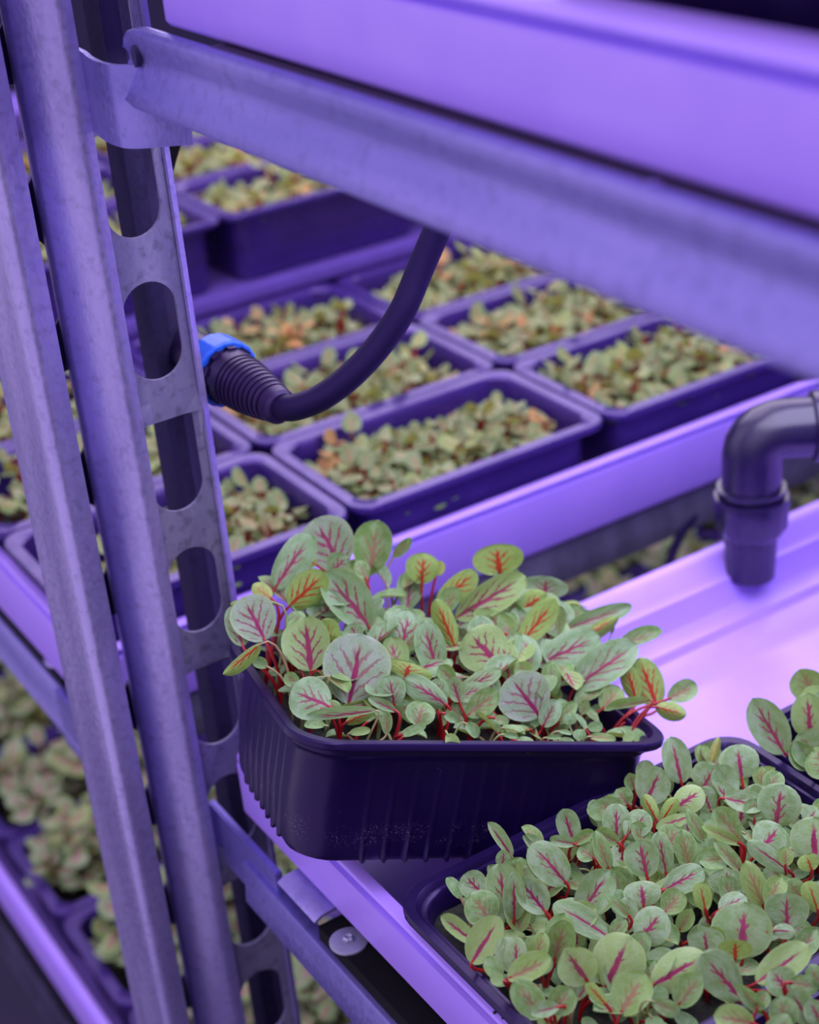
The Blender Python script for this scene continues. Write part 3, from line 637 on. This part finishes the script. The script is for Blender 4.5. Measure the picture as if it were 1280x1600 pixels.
# ------------------------------------------------------------------ background trays with small seedlings
def seed_variants(n, mats, smin, smax, hmin, hmax, nl, seed):
    out = []; rnd = random.Random(seed)
    for k in range(n):
        V = []; F = []; UV = []; MI = []
        def addm(v, f, uv, mi):
            b = len(V); V.extend(v); UV.extend(uv); F.extend([tuple(i+b for i in q) for q in f]); MI.extend([mi]*len(f))
        h = rnd.uniform(hmin, hmax); a0 = rnd.uniform(0, 6.28); cnt = rnd.randint(*nl)
        for j in range(cnt):
            a = a0+j*2*pi/cnt+rnd.uniform(-.5, .5); s = rnd.uniform(smin, smax); hh = h*rnd.uniform(.6, 1.05)
            d = Vector((cos(a), sin(a), 0)); b = Vector((0, 0, hh))+d*s*.3; el = rnd.uniform(-.3, 1.0); Yv = (d*cos(el)+zz*sin(el)); X = Yv.cross(d.cross(Yv)) if 0 else zz.cross(d); Z = X.cross(Yv)*-1
            nu, nv = 4, 5; vv = []; uu = []; ff = []
            for q in range(nv+1):
                vs = .5-.5*cos(pi*q/nv); hw = max(0, 1-abs(2*vs-1)**2.2)**.5*.42
                for i in range(nu+1):
                    u = -1+2*i/nu; vv.append(b+Yv*s*vs+X*s*u*hw+(Yv.cross(X))*(-s)*(.25*u*u*hw-.2*(vs-.4)**2)); uu.append((.5+.5*u, vs))
            for q in range(nv):
                for i in range(nu): c = q*(nu+1)+i; ff.append((c, c+nu+1, c+nu+2, c+1))
            addm(vv, ff, uu, 0)
            t = MB().tube([Vector((0, 0, -.004)), Vector((0, 0, hh*.5)), b], .0006 if s < .014 else .0010, 4, False); addm(t.V, t.F, [(0, 0)]*len(t.V), 1)
        me = mesh('seedling', V, F, True, MI, UV); me.materials.append(mats[0]); me.materials.append(mats[1]); out.append(me)
    return out
VF = seed_variants(12, (M_far, M_stem), .0065, .0105, .009, .024, (3, 5), 21)
VL = seed_variants(12, (M_low, M_stemg), .011, .019, .016, .046, (5, 8), 22)
ORD = ['first', 'second', 'third', 'fourth', 'fifth', 'sixth', 'seventh', 'eighth']
def visible(x0, x1, y0, y1, z):
    P = [px(Vector((a, b, z))) for a in (x0, (x0+x1)/2, x1) for b in (y0, (y0+y1)/2, y1)]
    return any(-30 < p[0] < 1310 and -30 < p[1] < 1630 for p in P)
def far_tray(name, label, x, y, z, VV, n, seed, group, dens=None, me=me_rear, soilz=RH-.024, sc=(.8, 1.2), sx=1):
    M = Matrix.Translation((x, y, z)) @ Matrix.Diagonal((sx, 1, 1, 1)); t = thing(name, label, 'seedling tray', M, group)
    link('tray_shell', me, t); link('soil', me_soilr, t); rnd = random.Random(seed); pts = []
    for i in range(n):
        for _ in range(12):
            a = Vector((rnd.uniform(.0165, RL-.0165), rnd.uniform(.0155, RW-.0155), soilz))
            if dens and rnd.random() > dens(a.x/RL, a.y/RW): continue
            if all((a-q).length > .0048 for q in pts): break
        else: continue
        pts.append(a); s = rnd.uniform(*sc)
        A = M @ Matrix.Translation(a) @ Euler((rnd.uniform(-.2, .2), rnd.uniform(-.2, .2), rnd.uniform(0, 6.28))).to_matrix().to_4x4() @ Matrix.Scale(s, 4)
        link('seedling', VV[rnd.randrange(len(VV))], t, A)
    return t
for r in range(3):
    for c in range(4):
        x = .3155-.146+c*.146; y = .5800+r*.0915; sx = 1
        if c == 0: x, sx = .1780, .94
        if not visible(x, x+RL, y, y+RW, 1.155): continue
        dens = (lambda a, b: .35+.65*a) if (c == 0) else (lambda a, b: .25+.9*min(1, (a+b))) if r == 0 else None
        far_tray('seedling_tray', 'blurred seedling tray on rear channel, %s row, %s from left' % (ORD[r], ORD[c]), x, y, 1.1105, VF, 130 if c else 70, 100+r*10+c, 'seedling trays on the rear channel', dens, sx=sx)
ch = thing('rack_shelf', 'highest rear shelf board under the farthest seedling trays', 'shelf', Matrix())
part('shelf_board', MB().box((.17, .870, 1.150), (1.2, 1.50, 1.1575)), M_shelf, ch, None, bevel=.001)
for r in range(5):
    for c in range(5):
        x = .262-.146+c*.146; y = .8740+r*.0915
        if x < .1 or not visible(x, x+RL, y, y+RW, 1.205): continue
        if r == 4 and c > 1: continue
        far_tray('seedling_tray', 'far blurred seedling tray on raised back shelf, %s row, %s from left' % (ORD[r], ORD[c]), x, y, 1.1580, VF, 115, 300+r*10+c, 'seedling trays on the raised back shelf')
for r in range(8):
    for c in range(5):
        x = .190+c*.146; y = .585+r*.0915
        if not visible(x, x+RL, y, y+RW, .86): continue
        if c >= 2 and r < 2: continue
        far_tray('seedling_tray', 'blurred leafy seedling tray on lowest shelf, %s row, %s from left' % (ORD[r], ORD[c]), x, y, .8120, VL, 40, 500+r*10+c, 'leafy trays on the lowest shelf', None, me_rear, RH-.024, (.8, 1.1))

# ------------------------------------------------------------------ cable with blue connector
cab = thing('cable_connector', 'dark cable with a round plug and blue locking ring, coming from behind the post', 'cable', Matrix())
A = at(309, 556, .601); B = at(438, 636, .561); ax = (B-A).normalized(); LN = (B-A).length
def al(f): return f*LN
m = MB().lathe(A-ax*.016, ax, [(0, .0082), (.020, .0082), (.021, .0092), (.016+al(.12), .0094), (.016+al(.13), .0085), (.016+al(.22), .0085)], 36); part('socket', m, M_conn, cab)
m = MB().lathe(A, ax, [(al(.19), .0108), (al(.20), .0121), (al(.37), .0124), (al(.385), .0117), (al(.385), .0102), (al(.34), .0100)], 60, .022); part('locking_ring', m, M_blue, cab, 'blue ribbed locking ring', 20)
m = MB()
prf = [(al(.30), .0080), (al(.33), .0098), (al(.385), .0100), (al(.39), .0092), (al(.42), .0092), (al(.425), .0100), (al(.50), .0099)]
f = .51; rr = .0099
while f < .93:
    prf += [(al(f), rr), (al(f+.012), rr), (al(f+.013), rr-.0007), (al(f+.030), rr-.0007), (al(f+.031), rr*.985)]; f += .044; rr = .0099-(.0099-.0066)*((f-.51)/.42)**1.5
prf += [(al(.95), .0066), (al(1.0), .0062), (al(1.02), .0052)]
m.lathe(A, ax, prf, 40); part('plug_body', m, M_conn, cab, 'dark ribbed tapered plug body', 30)
m = MB(); a1 = ax.orthogonal().normalized(); a2 = ax.cross(a1)
for i in range(10):
    w = 2*pi*i/10; c = A+ax*al(.405)+(a1*cos(w)+a2*sin(w))*.0099; t1 = (-a1*sin(w)+a2*cos(w))*.0016; rn = (a1*cos(w)+a2*sin(w))*.0009; q = ax*al(.025)
    m.prism([c-t1-rn-q, c+t1-rn-q, c+t1+rn-q, c-t1+rn-q], q*2)
part('grip_teeth', m, M_conn, cab)
pp = [A+ax*al(.97)]+[at(x, y, Z) for x, y, Z in ((458, 637, .5585), (500, 622, .557), (547, 588, .556), (592, 540, .555), (628, 487, .553), (655, 425, .551), (682, 362, .547), (705, 312, .542), (716, 285, .535))]
m = MB().tube(spline(pp, 8), .0046, 20); part('cable', m, M_cable, cab, None, 80)
lamp = thing('lamp_bar', 'slim grow lamp bar fixed under the upper channel where the cable ends', 'lamp', Matrix())
lp = pp[-1]
m = MB().box((lp.x-.012, -.10, 1.3925), (lp.x+.012, lp.y+.012, 1.4070)); part('housing', m, M_housing, lamp, bevel=.002)

# ------------------------------------------------------------------ pipe elbow
el = thing('pipe_elbow', 'dark plastic pipe elbow pointing down over the near channel at the right', 'pipe fitting', Matrix())
ZE = .70; top = at(1176, 672, ZE); dn = Vector((0, 0, -1))
hz = (at(1280, 676, ZE)-at(1176, 672, ZE)); hz.z = 0; hz.normalize()
path = [top+dn*.030, top+dn*.012]+[top+dn*(.012-.012*sin(a))*1.0+hz*(.012*(1-cos(a))) for a in [radians(k) for k in (20, 40, 60, 80)]]+[top+hz*.014, top+hz*.026]
m = MB().tube(path, .0128, 28); part('elbow_bend', m, M_pipe, el, None, 60)
m = MB().lathe(top+dn*.026, dn, [(0, .0120), (.0003, .0150), (.0018, .0150), (.0022, .0128), (.0040, .0128), (.0044, .0160), (.0060, .0164), (.0180, .0158), (.0230, .0130), (.0245, .0116), (.0440, .0108), (.0440, .0088), (.030, .0086)], 40, .02); part('collar_nozzle', m, M_pipe, el, None, 30)
m = MB().lathe(top+hz*.024, hz, [(0, .0125), (.001, .0150), (.006, .0155), (.0065, .0168), (.016, .0172), (.017, .0150), (.030, .0148), (.031, .0125), (.075, .0125)], 40); part('union_ring', m, M_pipe, el, None, 30)
q = top+hz*.090; m = MB().tube([q, q+hz*.014, q+hz*.018+zz*.004, q+hz*.018+zz*.03, Vector((q.x, q.y, 0))+hz*.018+zz*1.4075], .0125, 20); part('riser', m, M_pipe, el, None, 60)

tcab = thing('thin_cable', 'thin dark cable hanging in the gap behind the near channel', 'cable', Matrix())
p = [at(1100, 760, .86), at(1086, 800, .855), at(1066, 832, .85), at(1050, 868, .845), at(1040, 920, .84), at(1030, 1010, .83)]
m = MB().tube(spline(p, 6), .0026, 10); part('cable', m, M_cable, tcab, None, 80)
P = [at(x, y, .575) for x, y in ((254, 196), (290, 198), (275, 245), (264, 290), (258, 285))]
m = MB().prism(P, fwd*.003); part('strap', m, M_pad, bu, 'short dark strap hanging behind the hook bracket', bevel=.0005)
